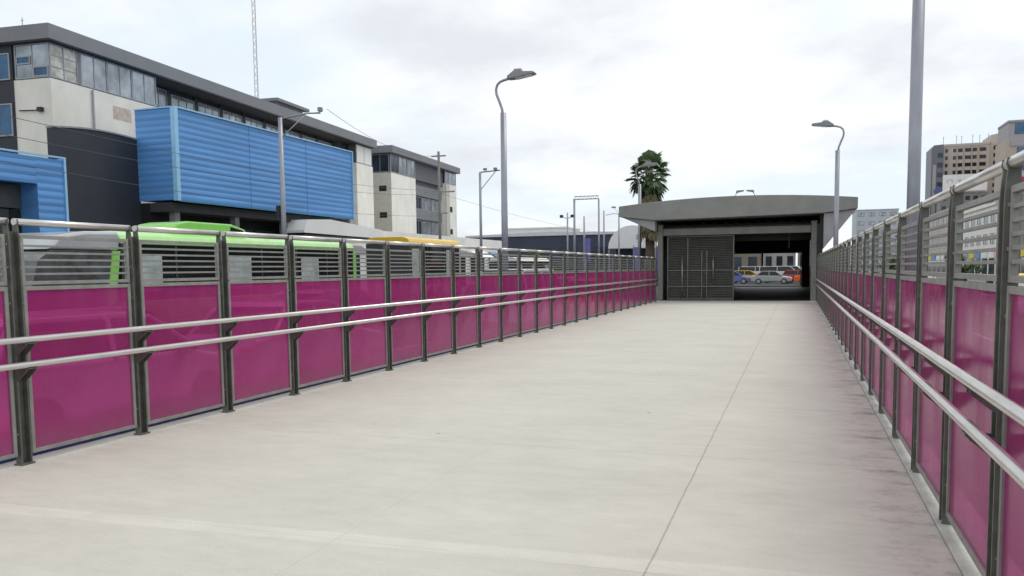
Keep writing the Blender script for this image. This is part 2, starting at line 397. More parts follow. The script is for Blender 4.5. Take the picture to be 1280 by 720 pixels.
# the fascia is slightly tilted forward, its underside straight
rf = MB(); rf.prism([(2.35, 3.82), (1.05, 3.68), (-5.95, 3.58), (-7.56, 3.78)]+arc, 'y', -.75, L1+.6).build('roof', roofgrey, st, bevel=.02)
wr = MB().prism([(2.30, 3.80), (1.06, 3.66), (1.06, 2.2)], 'y', -.60, L1+.4).build('eave_gusset', roofside, st)
MB().prism([(-7.45, 3.765), (-5.96, 3.57), (-5.96, 3.1)], 'y', -.60, L1+.4).build('eave_gusset', roofside, st)
for x in (-5.82, .70):
    c = MB().box(x-.11, x+.11, 0, .24, 0, 3.36).build('column', stngrey, st, bevel=.01)
    MB().box(x-.14, x+.14, -.03, .27, 3.361, 3.40).build('cap_plate', stngrey, c)
    MB().box(x-.15, x+.15, -.04, .28, 0.0, .015).build('base_plate', post_m, c)
MB().box(-5.70, .58, .06, .22, 2.92, 3.22).build('lintel', stngrey, st, bevel=.01)
tr = MB()
for k in range(14):
    x = -5.6+k*.47; tr.tube([(x, .5, 3.25), (x+.235, .5, 3.5), (x+.47, .5, 3.25)], .018, 6)
tr.build('roof_truss', dark, st)
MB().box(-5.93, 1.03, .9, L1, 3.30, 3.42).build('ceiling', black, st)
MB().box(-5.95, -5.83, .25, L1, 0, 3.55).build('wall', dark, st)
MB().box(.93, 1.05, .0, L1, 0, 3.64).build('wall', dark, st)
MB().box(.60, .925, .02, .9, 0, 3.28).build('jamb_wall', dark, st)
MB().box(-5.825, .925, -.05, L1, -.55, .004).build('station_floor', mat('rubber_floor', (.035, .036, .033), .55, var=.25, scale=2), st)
# louvred shutter on the left of the opening
lv = MB(); lv.box(-5.55, -5.49, .28, .36, .005, 2.9); lv.box(-2.66, -2.60, .28, .36, .005, 2.9); lv.box(-5.49, -2.66, .28, .36, 2.84, 2.9); lv.box(-5.49, -2.66, .28, .36, .005, .10)
sh = lv.build('shutter_frame', louv, st, bevel=.004)
ls = MB()
for k in range(36):
    z = .12+k*.0755; ls.poly([(-5.49, .29, z), (-2.66, .29, z), (-2.66, .345, z+.055), (-5.49, .345, z+.055), (-5.49, .297, z-.006), (-2.66, .297, z-.006), (-2.66, .352, z+.049), (-5.49, .352, z+.049)],
                             [(0, 1, 2, 3), (4, 7, 6, 5), (0, 4, 5, 1), (3, 2, 6, 7), (0, 3, 7, 4), (1, 5, 6, 2)])
ls.build('louvre_blades', louv, sh)
for x in (-4.62, -4.0, -3.78): MB().box(x-.025, x+.025, .25, .278, .12, 2.80 if x < -4.1 else 2.2).build('mullion', louv, sh)
for z in (1.35, .62): MB().box(-5.48, -2.67, .262, .285, z-.012, z+.012).build('cross_bar', frame_m, sh)
for x, a, b in ((-4.86, .1, 2.05), (-3.5, .85, 2.0)):
    MB().tube([(x, .2, a), (x, .2, b)], .022, 8).tube([(x, .2, b-.1), (x, .28, b-.1)], .014, 6).tube([(x, .2, a+.1), (x, .28, a+.1)], .014, 6).build('pull_handle', bolt_m, sh, smooth=True)
MB().box(-5.83, .93, .37, .44, 2.9, 3.30).build('header_panel', dark, st)
MB().box(-.35, -.31, 3.0, 3.04, 2.3, 3.3).build('hanger', louv, st)
# far end
ew = MB(); ew.box(-5.82, -4.33, L1-.2, L1-.02, 0, 3.3); ew.box(.36, .92, L1-.2, L1-.02, 0, 3.3); ew.box(-4.33, .36, L1-.2, L1-.02, 2.47, 3.3); ew.build('end_wall', dark, st)
ef = MB(); ef.box(-4.33, -4.27, L1-.26, L1-.2, .02, 2.47); ef.box(.28, .34, L1-.26, L1-.2, .02, 2.47); ef.box(-4.27, .28, L1-.26, L1-.2, 2.41, 2.47); ef.box(-4.27, .28, L1-.26, L1-.2, .02, .09)
ef.build('end_frame', mat('white_frame', (.6, .6, .6), .4), st)
for x, s_ in ((-2.55, 1), (-1.75, -1)):
    t_ = thing('floodlight', 'small floodlight on a bracket near the %s of the station roof' % ('crown' if s_ > 0 else 'crown, right-hand one,'), 'floodlight', (x, 37.4, 4.50), 0, 'floodlights on the station roof')
    MB().tube([(0, 0, 0), (0, 0, .12), (.10*s_, 0, .24)], .015, 6).build('bracket', lamph, t_)
    MB().prism([(.02*s_, .20), (.34*s_, .26), (.36*s_, .31), (.04*s_, .30)], 'y', -.1, .1).build('lamp_head', lamph, t_, bevel=.01)

# ------------------------------------------------------------------ street lamps
def lamp(loc, rz, label):
    r = thing('street_lamp', label, 'street lamp', loc, rz, 'tall galvanised street lamps beside the deck')
    H = 6.35
    MB().tube([(0, 0, 0), (0, 0, H)], [.098, .082], 16).build('pole', lampm, r, smooth=True)
    MB().tube([(0, 0, 0), (0, 0, .02)], .2, 16).build('base_plate', lamph, r)
    MB().tube([(-.01, 0, H-.15), (-.03, 0, H+.1), (-.11, 0, H+.32), (-.19, 0, H+.52), (-.205, 0, H+.66), (-.17, 0, H+.78), (-.08, 0, H+.86), (.05, 0, H+.90), (.22, 0, H+.93)], .036, 10).build('arm', lampm, r, smooth=True)
    h = MB(); h.prism([(.16, H+.90), (.34, H+.90), (.92, H+.98), (.96, H+1.02), (.90, H+1.05), (.62, H+1.07), (.5, H+1.13), (.36, H+1.12), (.24, H+1.03), (.16, H+.98)], 'y', -.14, .14)
    hd = h.build('lamp_head', lamph, r, bevel=.02)
    MB().prism([(.40, H+.902), (.86, H+.966), (.86, H+.958), (.40, H+.894)], 'y', -.11, .11).build('lens', lampw, hd)
    fi = MB()
    for k in range(6): fi.box(.36+k*.035, .37+k*.035, -.1, .1, H+1.1, H+1.16)
    fi.build('cooling_fins', lamph, hd)
    return r
l0 = lamp((-7.8, 22, RD), 0, 'tall grey street lamp behind the middle of the left railing, head over the deck')
dup(l0, (-7.8, 43.2, RD), 0, 'far street lamp standing in front of the palm tree, left of the station roof')
dup(l0, (1.42, 33.9, RD), pi, 'street lamp at the far right, rising in front of the right eave of the station')
l3 = dup(l0, (1.56, 13.0, RD), pi, 'nearest thick lamp pole behind the right railing, running out of the top of the photo')
for c in kids(l3): c.scale = (.96, .96, 1) if c.name.startswith('pole') else (1, 1, 1)
# ------------------------------------------------------------------ other masts along the avenue
def mast(name, loc, h, r, label, cat, build=None, m=None, group=None):
    t = thing(name, label, cat, loc, 0, group)
    MB().tube([(0, 0, 0), (0, 0, h)], [r, r*.75], 10).build('pole', m or lampm, t, smooth=True)
    if build: build(t, h)
    return t
def arm_cam(t, h):
    MB().tube([(0, 0, h-.05), (.95, .7, h+.25), (1.4, 1.1, h+.30)], .04, 8).build('arm', lampm, t, smooth=True)
    MB().tube([(0, 0, h-.9), (.5, .3, h-.35), (.9, .65, h+.2)], .025, 8).build('brace', lampm, t, smooth=True)
    MB().box(1.30, 1.48, 1.0, 1.2, h+.36, h+.55).build('camera_housing', lamph, t, bevel=.02)
    MB().box(-.32, -.14, -.1, .1, h*.5, h*.5+.55).build('control_box', dark, t, bevel=.01)
mast('camera_pole', (-22, 32.07, RD), 8.9, .13, 'grey camera pole with a branching arm standing before the blue cladded box', 'pole', arm_cam)
def arm_right(t, h):
    MB().tube([(0, 0, h), (1.55, 0, h+.08)], .05, 8).build('arm', lampm, t)
    MB().tube([(0, 0, h-1.3), (1.2, 0, h)], .03, 8).build('brace', lampm, t)
    for x in (.4, 1.2): MB().box(x-.12, x+.12, -.1, .1, h+.12, h+.28).build('detector', lamph, t)
mast('signal_pole', (-22, 56.8, RD), 9.1, .12, 'grey pole with a short braced arm left of the tall street lamp', 'pole', arm_right)
def two_heads(t, h):
    for x in (-.62, .5): MB().tube([(0, 0, h-.6), (x, 0, h-.4)], .03, 6).box(x-.15, x+.15, -.12, .12, h-.5, h-.22).build('lamp_head', dark, t)
mast('floodlight_pole', (-21.8, 80.4, RD), 7.6, .10, 'thin pole with a dark light on either side, before the slate warehouse', 'pole', two_heads)
g_ = thing('sign_gantry', 'pale two-legged gantry with a truss across the top beside the slate warehouse', 'gantry', (-21.5, 82, RD))
MB().tube([(0, 0, 0), (0, 0, 9.1)], .11, 10).build('leg', lampm, g_, smooth=True); MB().tube([(2.55, 0, 0), (2.55, 0, 9.0)], .09, 10).build('leg', lampm, g_, smooth=True)
tb = MB().tube([(0, 0, 9.0), (2.55, 0, 9.0)], .05, 6).tube([(0, 0, 9.3), (2.55, 0, 9.3)], .04, 6)
for k in range(6): tb.tube([(k*.425, 0, 9.0), (k*.425+.21, 0, 9.3), (k*.425+.425, 0, 9.0)], .025, 6)
tb.build('truss', lampm, g_)
mast('bare_pole', (-20.6, 82.5, RD), 7.3, .11, 'plain pole standing inside the legs of the gantry', 'pole')
mast('bare_pole', (-19.1, 85, RD), 8.0, .10, 'plain slender pole just right of the gantry', 'pole')
def arm_left(t, h): MB().tube([(0, 0, h-.1), (-.5, 0, h), (-1.4, 0, h-.15)], .03, 6).build('arm', lampm, t); MB().box(-.75, -.35, -.1, .1, h+.55, h+.7).tube([(0, 0, h-.1), (-.5, 0, h+.6)], .02, 6).build('lamp_head', lamph, t)
mast('traffic_pole', (-17.3, 84, RD), 7.6, .10, 'traffic pole with a thin arm near the left eave of the station', 'pole', arm_left)
def crossarms(t, h):
    for z, w in ((h-.4, .7), (h-3.6, 1.5), (h-5.5, .8)): MB().box(-w, w, -.06, .06, z-.06, z+.06).build('crossarm', lamph, t)
mast('utility_pole', (-30.5, 68.5, RD), 12.6, .15, 'concrete utility pole with crossarms before the farther cream building', 'pole', crossarms, mat('pole_concrete', (.22, .21, .2), .9))
def wire(name, pts, sag, label):
    a, b = Vector(pts[0]), Vector(pts[1]); P = []
    for i in range(25):
        t = i/24; p = a.lerp(b, t); p.z -= sag*4*t*(1-t); P.append(p)
    MB().tube(P, .011, 5).build(name, cable, label=label, cat='cable', group='overhead cables along the avenue')
wire('overhead_cable', [(-20.0, -10, 7.6), (-30.2, 68.5, 8.6)], 1.5, 'uppermost dark cable crossing in front of the charcoal wall')
wire('overhead_cable', [(-20.0, -10, 7.1), (-30.2, 68.5, 8.3)], 1.7, 'middle dark cable crossing in front of the charcoal wall')
wire('overhead_cable', [(-20.0, -10, 6.6), (-30.4, 68.5, 6.4)], 1.5, 'lowest dark cable crossing in front of the charcoal wall')
wire('overhead_cable', [(-30.4, 68.5, 8.4), (-23, 130, 6.6)], .9, 'cable from the utility pole towards the slate warehouse')
wire('overhead_cable', [(-20.4, 33.4, 8.9), (-30.5, 68.5, 11.8)], .8, 'thin cable from the camera pole over the roof of the cream building')

# ------------------------------------------------------------------ window helper (local frame: x along facade, y into the building)
def windows(parent, x0, x1, z0, z1, y, n, gm, fm, name='window', rows=1, t=.06, d=.08, out=-1):
    """one framed window: sub-part pane; y is the wall face, the frame stands proud of it"""
    f = MB(); f.box(x0, x1, y-.03, y+d, z0, z0+t); f.box(x0, x1, y-.03, y+d, z1-t, z1); f.box(x0, x0+t, y-.03, y+d, z0+t, z1-t); f.box(x1-t, x1, y-.03, y+d, z0+t, z1-t)
    for k in range(1, n):
        x = x0+(x1-x0)*k/n; f.box(x-t*.4, x+t*.4, y-.02, y+d, z0+t, z1-t)
    for k in range(1, rows):
        z = z0+(z1-z0)*k/rows; f.box(x0+t, x1-t, y-.015, y+d, z-t*.3, z+t*.3)
    fo = f.build(name, fm, parent)
    MB().box(x0+t, x1-t, y+.005, y+.03, z0+t, z1-t).build('pane', gm, fo)
    return fo
def corrug(parent, name, x0, x1, z0, z1, y, m, axis='x', amp=.022, per=.30):
    """horizontal rib cladding; outward is -y (axis x) or -x (axis y)"""
    n = int((z1-z0)/per*10); v = []; f = []
    for i in range(n+1):
        z = z0+(z1-z0)*i/n; ph = ((z-z0)/per) % 1
        d = amp*(1-abs(2*ph-1))**.7 if True else 0
        for x in (x0, x1):
            v.append((x, y-d, z) if axis == 'x' else (y-d, x, z))
    for i in range(n): f.append((2*i, 2*i+1, 2*i+3, 2*i+2))
    return MB().poly(v, f).build(name, m, parent)

# ------------------------------------------------------------------ left: long cream building
ANG = radians(94.37)
b1 = thing('office_building', 'long cream office building with a flat overhanging grey roof, rising above the blue box', 'building', (-34.37, 31.23, RD), ANG)
def Z(z): return z-RD
w = MB(); w.box(.4, 8.2, .4, 16, 0, Z(11.16)); w.build('wall', whitew, b1)
MB().box(8.2, 33.3, 1.8, 16, 0, Z(11.6)).build('rear_wall', whitew, b1)
MB().box(8.4, 33.3, 1.78, 1.8, Z(11.6), Z(13.0)).build('shaded_frieze', soffit, b1)  # near-black colour paints in the shade under the roof overhang
MB().box(34.9, 38.4, .4, 16, 0, Z(11.2)).build('end_wall', whiteb, b1)
MB().box(33.3, 34.9, 1.2, 16, 0, Z(12.95)).build('stair_wall', spand, b1)
for z in (6.2, 8.0, 9.8, 11.4): windows(b1, 33.4, 34.85, Z(z), Z(z+1.5), 1.15, 2, glass_d, mulld)
MB().box(0, 38.6, 0, 16.5, Z(12.93), Z(13.66)).build('roof', slabroof, b1, bevel=.02)
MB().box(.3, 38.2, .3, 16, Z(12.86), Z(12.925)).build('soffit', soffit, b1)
# glazed attic, front
for a, b, n, r_ in ((.42, 2.2, 2, 3), (2.42, 4.3, 2, 1), (4.32, 6.2, 2, 1), (6.22, 8.2, 2, 1)): windows(b1, a, b, Z(11.2), Z(12.86), .42, n, mat('curtained_glass', (.50, .49, .44), .25, .1, var=.5, scale=2.2) if a < 1 else glass_l, mull, rows=r_)
MB().box(2.2, 2.42, .38, .6, Z(11.17), Z(12.86)).build('pillar', slabroof, b1)
for k in range(9):
    a = 8.5+k*2.72; windows(b1, a, a+2.35, Z(11.62), Z(12.75 if k < 1 else 12.6), 1.7, 3, glass_l, mull); MB().box(a+2.38, a+2.66, 1.66, 1.8, Z(11.5), Z(12.86)).build('pillar', mulld, b1)
windows(b1, 35.0, 38.3, Z(11.24), Z(12.86), .45, 2, whites, mull)
MB().box(34.9, 38.4, .6, 15, Z(11.21), Z(12.86)).build('attic_core', spand, b1)
# front (street corner) side: local x = .4 plane facing -x
def swin(parent, y0, y1, z0, z1, x, n, gm, fm, rows=1, t=.06):
    f = MB(); f.box(x-.03, x+.08, y0, y1, z0, z0+t); f.box(x-.03, x+.08, y0, y1, z1-t, z1); f.box(x-.03, x+.08, y0, y0+t, z0+t, z1-t); f.box(x-.03, x+.08, y1-t, y1, z0+t, z1-t)
    for k in range(1, n):
        y = y0+(y1-y0)*k/n; f.box(x-.02, x+.08, y-t*.4, y+t*.4, z0+t, z1-t)
    for k in range(1, rows):
        z = z0+(z1-z0)*k/rows; f.box(x-.015, x+.08, y0+t, y1-t, z-t*.3, z+t*.3)
    fo = f.build('window', fm, parent); MB().box(x+.005, x+.03, y0+t, y1-t, z0+t, z1-t).build('pane', gm, fo); return fo
swin(b1, .42, 2.5, Z(11.2), Z(12.86), .42, 2, glass_l, mull, 1)
swin(b1, .5, 1.4, Z(11.25), Z(11.75), .40, 1, glass_b, mull)
swin(b1, 1.55, 2.4, Z(11.9), Z(12.3), .40, 1, glass_b, mull)
MB().box(.5, 8.2, .6, 15.5, Z(11.17), Z(12.86)).build('attic_core', mat('room_behind_glass', (.16, .17, .18), .8), b1)
MB().box(.36, .399, 2.62, 16, 0, Z(12.85)).build('side_cladding', charc, b1)
for z0, z1 in ((11.2, 12.5), (8.45, 10.05), (5.6, 7.4)):
    for a in (2.75, 5.4, 8.1, 10.8): swin(b1, a, a+2.5, Z(z0), Z(z1), .33, 3, glass_b, mull)
MB().tube([(3.1, .33, Z(7.6)), (3.1, .33, Z(11.1))], .05, 8).build('drainpipe', mull, b1)
MB().box(4.6, 6.0, .39, .399, Z(9.9), Z(10.6)).build('rust_patch', mat('rust_stain', (.60, .50, .42), .9, var=.2, scale=3), b1)
MB().box(1.0, 1.9, .2, .399, Z(8.0), Z(8.5)).build('wall_box', mull, b1, bevel=.02)
MB().tube([(.3, 1.0, Z(9.6)), (.3, 2.3, Z(9.65))], .03, 6).box(.2, .4, .9, 1.15, Z(9.55), Z(9.75)).build('bracket_lamp', dark, b1)
rp = thing('roof_hut', 'small grey plant room with an overhanging lid on the roof of the cream building', 'plant room', (-34.37, 31.23, Z(13.66)+RD), ANG)
MB().box(31.5, 36.0, 6.2, 9, 0, 2.6).build('wall', slabroof, rp); MB().box(31.0, 36.6, 5.8, 9.5, 2.605, 2.85).build('roof', slabroof, rp)
for a in (32, 33.5): windows(rp, a, a+1.0, 1.7, 2.4, 6.19, 1, glass_d, mulld)
MB().box(36.3, 36.7, 6, 6.4, 0, 1.6).build('vent_pipe', slabroof, rp)
am = thing('antenna_mast', 'tall thin lattice antenna mast rising behind the roof of the cream building', 'mast', (-54.2, 75, RD))
ms = MB()
for (dx, dy) in ((-.22, -.13), (.22, -.13), (0, .25)): ms.tube([(dx, dy, 0), (dx*.75, dy*.75, 36)], .04, 5)
ms.build('mast_legs', mat('mast_paint', (.62, .60, .62), .6), am)
lt = MB()
for k in range(44):
    z = k*.8
    for (a, b) in (((-.2, -.12), (.2, -.12)), ((.2, -.12), (0, .23)), ((0, .23), (-.2, -.12))): lt.tube([(*a, z), (*b, z+.8)], .018, 4, False)
lt.build('lattice', MATS['mast_paint'], am)
for x, h in ((1.2, .8), (4.0, .5)):
    p_ = MB().tube([(0, 0, 0), (0, 0, h)], .02, 5).tube([(-.12, 0, h*.8), (.12, 0, h*.8)], .012, 4)
    o = p_.build('roof_antenna', lamph, loc=(-36.9-x*.2, 31.8+x*.35, 13.66), label='short roof antenna %s the near corner of the cream building' % ('at' if x < 2 else 'set back from'), cat='antenna')

# ------------------------------------------------------------------ second cream building
ANG2 = radians(93.2)
b2 = thing('office_building', 'farther cream office building with dark window bays, under a grey flat roof', 'building', (-37.2, 72.04, RD), ANG2)
MB().box(1.1, 7.3, .4, 14, 0, Z(11.1)).build('wall', whiteb, b2)
MB().box(7.3, 16.2, 1.1, 14, 0, Z(12.9)).build('rear_wall', spand, b2)
MB().box(16.2, 20, .4, 14, 0, Z(11.5)).build('end_wall', whiteb, b2)
MB().box(.6, 20.4, 0, 14.5, Z(12.98), Z(13.66)).build('roof', slabroof, b2, bevel=.02)
MB().box(1.2, 16.2, .7, 13.5, Z(11.11), Z(12.97)).build('attic_core', spand, b2)
MB().box(16.3, 19.9, .7, 13.5, Z(11.51), Z(12.97)).build('attic_core', spand, b2)
for a, b, gm in ((1.15, 3.1, glass_d), (3.15, 5.2, glass_l), (5.25, 7.3, glass_l)): windows(b2, a, b, Z(11.15), Z(12.95), .45, 2, gm, mull)
windows(b2, 16.25, 19.95, Z(11.55), Z(12.95), .45, 3, glass_l, mull)
for z0, z1 in ((11.1, 12.8), (8.1, 9.4), (5.2, 6.9), (2.2, 3.9)):
    for a in (7.5, 10.4, 13.3): windows(b2, a, a+2.7, Z(z0), Z(z1), 1.0, 3, glass_d if a < 9 else glass_l, mull)
for z0 in (9.5, 7.0, 4.0): MB().box(7.32, 16.18, .85, 1.09, Z(z0), Z(z0+1.1)).build('spandrel', slabroof, b2)
swin(b2, .6, 4.5, Z(11.15), Z(12.9), 1.12, 4, glass_d, mull)
for z in (9.3, 6.7):
    MB().box(1.05, 1.099, .9, 1.7, Z(z), Z(z+.55)).build('vent_opening', black, b2)
MB().box(1.06, 1.099, .4, 2.9, 0, Z(11.1)).build('side_shade_sheet', mat('grey_render_and_shade', (.58, .56, .51), .85, var=.08), b2)  # grey sheet paints the shade on this side of the white wall
for z in (8.3, 5.7): MB().box(17.6, 18.4, .35, .399, Z(z), Z(z+.6)).build('vent_opening', black, b2)
MB().box(16.21, 17.4, .30, .395, 0, Z(11.45)).build('pilaster', MATS['grey_render_and_shade'], b2)

# ------------------------------------------------------------------ charcoal hall and blue boxes in front
ch = thing('charcoal_hall', 'windowless charcoal hall with a curved top standing left of the blue box', 'building', (-31.1, 28.2, RD))
cv_ = lambda t: 7.98+.13*t+.16*sin(t*pi)
pts = [(0, 0)]+[(t*.5, Z(cv_(t/10))) for t in range(11)]+[(5.0, 0)]
pm_ = MB(); pm_.prism([(y, z) for y, z in pts], 'x', -.35, 0).build('wall', charc, ch)
MB().prism([(t*.5, Z(cv_(t/10)+.075)) for t in range(11)]+[(t*.5, Z(cv_(t/10)+.002)) for t in range(10, -1, -1)], 'x', -.4, .04).build('coping', mat('coping', (.3, .31, .33), .6), ch)

bb = thing('cladded_box', 'large bright blue rib-cladded box projecting above the dark shopfront', 'building', (-28.75, 33.1, RD), pi/2)
# local x = +Y along avenue, local y = -X (into the block)
MB().box(.06, 17.0,   .06, 2.4, Z(5.12), Z(9.55)).build('core', blue1, bb)
corrug(bb, 'front_cladding', .18, 16.95, Z(5.1), Z(9.55), .03, blue1, 'x')
corrug(bb, 'side_cladding', .18, 2.4, Z(5.1), Z(9.55), .03, blue1, 'y')
MB().box(-.06, .18, -.08, .18, Z(5.05), Z(9.6)).build('corner_trim', blue2, bb, bevel=.01)
MB().box(.18, 17.02, -.07, .06, Z(9.551), Z(9.62)).build('top_trim', blue2, bb); MB().box(-.05, .06, .18, 2.4, Z(9.551), Z(9.62)).build('top_trim', blue2, bb)
MB().box(16.95, 17.03, -.07, .1, Z(5.05), Z(9.55)).build('end_trim', blue2, bb)
MB().box(.18, 17.0, -.05, .06, Z(5.02), Z(5.098)).build('bottom_trim', mat('teal_trim', (.05, .2, .3), .5), bb)
for k in range(1, 3):
    MB().box(.18+k*5.6, .186+k*5.6, -.0295, -.012, Z(5.11), Z(9.54)).build('sheet_seam', mat('blue_seam', (.07, .25, .60), .5), bb)
MB().box(.1, 16.9, 1.8, 6, 0, Z(5.0)).build('shopfront', black, bb)
for x in (.35, 5.0, 9.6, 14.2): MB().box(x, x+.35, .5, .85, 0, Z(5.0)).build('column', mat('grey_column', (.2, .2, .2), .7), bb)
for x in (3.3, 6.3, 8.4, 11.3): windows(bb, x, x+1.9, .4, Z(4.0), 1.75, 2, glass_b, mulld)
MB().box(.1, 16.9, .4, 1.8, Z(4.55), Z(5.0)).build('bulkhead', soffit, bb)

bw = thing('cladded_wing', 'low bright blue rib-cladded wing with a dark framed opening at the left edge', 'building', (-29, 15, RD), pi/2)
corrug(bw, 'front_cladding', 10.4, 11.7, 0, Z(6.24), 0, blue1, 'x'); corrug(bw, 'upper_cladding', -12, 10.4, Z(5.16), Z(6.24), 0, blue1, 'x')
MB().box(-12, 11.68, .02, 1.9, Z(5.2), Z(6.2)).build('upper_wall', blue1, bw); MB().box(10.42, 11.68, .02, 1.9, 0, Z(5.19)).build('pier', blue1, bw)
MB().box(11.7, 11.8, -.07, 1.9, 0, Z(6.3)).build('end_trim', blue2, bw); MB().box(-12, 11.8, -.07, .04, Z(6.305), Z(6.37)).build('top_trim', blue2, bw)
MB().box(-12, 10.4, .9, 1.9, Z(4.2), Z(5.15)).build('shutter_box', mat('grey_shutter', (.085, .09, .095), .6), bw)
MB().box(-12, 9.9, 1.0, 1.9, 0, Z(4.15)).build('roller_shutter', mat('shutter_dark', (.06, .062, .062), .6), bw)
MB().box(9.9, 10.38, .95, 1.9, 0, Z(4.15)).build('side_jamb', black, bw)

cn = thing('canopy', 'white sloping canopy with a dark underside right of the blue box', 'canopy', (-28, 42.9, RD))
MB().prism([(0, Z(4.0)), (.4, Z(4.65)), (3, Z(4.78)), (9.8, Z(4.4)), (10.2, Z(3.9)), (10.2, Z(3.78)), (0, Z(3.85))], 'x', -1.6, 0).build('roof', whites, cn)
MB().box(-1.5, -.05, .1, 10.1, Z(3.5), Z(3.76)).build('fascia', mulld, cn)
for y in (.4, 5, 9.7):
    MB().tube([(-.4, y, .13), (-.4, y, Z(3.5))], .07, 8).build('post', mull, cn)
pd_ = thing('shop_row', 'low white shop row with awnings at the foot of the cream buildings', 'building', (-31.5, 50.2, RD))
MB().box(-3, 0, 0.9, 38.5, .1, 5.2).build('wall', whiteb, pd_)
for k in range(7):
    y = 1.6+k*5.3; MB().box(.0, .05, y, y+3.8, .3, 3.2).build('shopfront', glass_d, pd_)
    MB().prism([(.06, 3.9), (1.1, 3.3), (1.1, 3.2), (.06, 3.75)], 'y', y-.2, y+4).build('awning', (spand, whites, bluesign, mull)[k % 4], pd_)

# ------------------------------------------------------------------ vehicles
def wheel(parent, x, y, r, w_, sgn):
    t = MB().tube([(x-w_/2, y, r), (x+w_/2, y, r)], r, 20).build('wheel', tyre, parent, smooth=True)
    MB().tube([(x+sgn*(w_/2-.01), y, r), (x+sgn*(w_/2+.012), y, r)], r*.62, 14).build('rim', rim, t, smooth=False)
def car(loc, rz, paint, label, kind='sedan', group='cars on the roads beside the deck'):
    r = thing('parked_car' if False else 'car', label, 'car', loc, rz, group)
    L = 4.3; hw = .86
    if kind == 'van': prof = [(-2.3, .3), (-2.3, 1.15), (-2.05, 1.3), (-1.35, 1.38), (2.2, 1.38), (2.3, 1.1), (2.3, .3)]; cab = [(-1.95, 1.3), (-1.2, 1.92), (-.9, 1.98), (2.0, 1.98), (2.22, 1.8), (2.24, 1.3)]
    elif kind == 'hatch': prof = [(-2.0, .28), (-2.03, .6), (-1.9, .8), (-1.1, .97), (1.85, 1.02), (1.95, .9), (1.98, .3)]; cab = [(-1.2, .93), (-.45, 1.42), (0, 1.5), (1.2, 1.48), (1.55, 1.4), (1.9, .98)]
    else: prof = [(-2.15, .28), (-2.2, .55), (-2.08, .76), (-1.1, .93), (1.5, .98), (2.1, .93), (2.2, .7), (2.16, .3)]; cab = [(-1.2, .90), (-.42, 1.38), (0, 1.46), (.75, 1.44), (1.05, 1.36), (1.65, .96)]
    b = MB(); n = len(prof); xs = [(-hw, .06), (-hw*.94, .0), (hw*.94, .0), (hw, .06)]
    for x, ins in xs:
        for (y, z) in prof: b.v.append((x, y*(1-ins*.4), z-(ins*.6 if z > .5 else -ins)))
    for i in range(3):
        for j in range(n): b.f.append((i*n+j, i*n+(j+1) % n, (i+1)*n+(j+1) % n, (i+1)*n+j))
    b.f.append(tuple(range(n))); b.f.append(tuple(range(3*n, 4*n))); b.build('body', paint, r, bevel=.03)
    c = MB(); zt = max(z for y, z in cab); zb = min(z for y, z in cab); m_ = len(cab)
    for s_ in (-1, 1):
        for (y, z) in cab: c.v.append((s_*(hw*.97-.17*(z-zb)/(zt-zb)), y, z))
    for j in range(m_): c.f.append((j, (j+1) % m_, m_+(j+1) % m_, m_+j))
    c.f.append(tuple(range(m_))); c.f.append(tuple(range(m_, 2*m_)))
    gl = c.build('windows', glass_k, r, bevel=.02)
    rr = MB(); top = [p for p in cab if p[1] > zt-.12]; y0, y1 = top[0][0], top[-1][0]
    rr.prism([(y0-.03, zt-.07), (y0+.15, zt+.012), (y1-.15, zt+.012), (y1+.05, zt-.06)], 'x', -(hw*.97-.15), hw*.97-.15).build('roof', paint, r, bevel=.02)
    for s_ in (-1, 1):
        for i_, (ya, yb) in enumerate(((cab[0][0], cab[1][0]), (.25, .22), (cab[-1][0], cab[-2][0]))):
            xb, xt = s_*(hw*.97+.012), s_*(hw*.80+.012)
            MB().tube([(xb, ya, zb+.03), (xt, yb, zt-.05)], .035, 6).build('pillar', paint, r)
    for sx in (-1, 1):
        for y in (-1.35, 1.35): wheel(r, sx*(hw-.09), y, .32, .2, sx)
        MB().box(sx*.5, sx*.8, prof[1][0]-.02+.03, prof[1][0]+.2, .6, .74).build('headlight', lampw, r, bevel=.02)
        MB().box(sx*.55, sx*.82, prof[-2][0]-.2, prof[-2][0]-.005, .68, .82).build('tail_light', lampr, r, bevel=.02)
        MB().box(sx*(hw-.02), sx*(hw+.13), -.95, -.8, .93, 1.05).build('mirror', paint, r, bevel=.02)
    MB().box(-.7, .7, prof[1][0]-.012, prof[1][0]+.1, .34, .5).build('grille', black, r)
    return r
R_ = RD+.004
car((-8.7, 8.1, R_), pi, wcar, 'white hatchback seen through the nearest full magenta panel on the left', 'hatch')
car((-8.9, 13.0, R_), pi, silver, 'silver sedan seen through the second and third magenta panels on the left')
car((-11.9, 19.5, R_), pi, gcar, 'dark grey hatchback in the second lane, seen through the left railing', 'hatch')
car((-8.9, 27.0, R_), pi, wcar, 'white van in the nearest lane behind the far half of the left railing', 'van')
car((-12.2, 33.0, R_), pi, silver, 'silver sedan in the second lane behind the far half of the left railing')
car((-9.0, 37.5, R_), pi, yellowp, 'yellow taxi hatchback in the nearest lane beside the far end of the deck', 'hatch')
car((-12.4, 46.0, R_), pi, wcar, 'white hatchback on the avenue behind the left corner of the station', 'hatch')
car((-23.5, 52.0, R_), 0, wcar, 'white van by the kerb below the cream buildings', 'van')
car((-21.0, 62.0, R_), 0, gcar, 'grey sedan on the far side of the avenue below the second cream building')
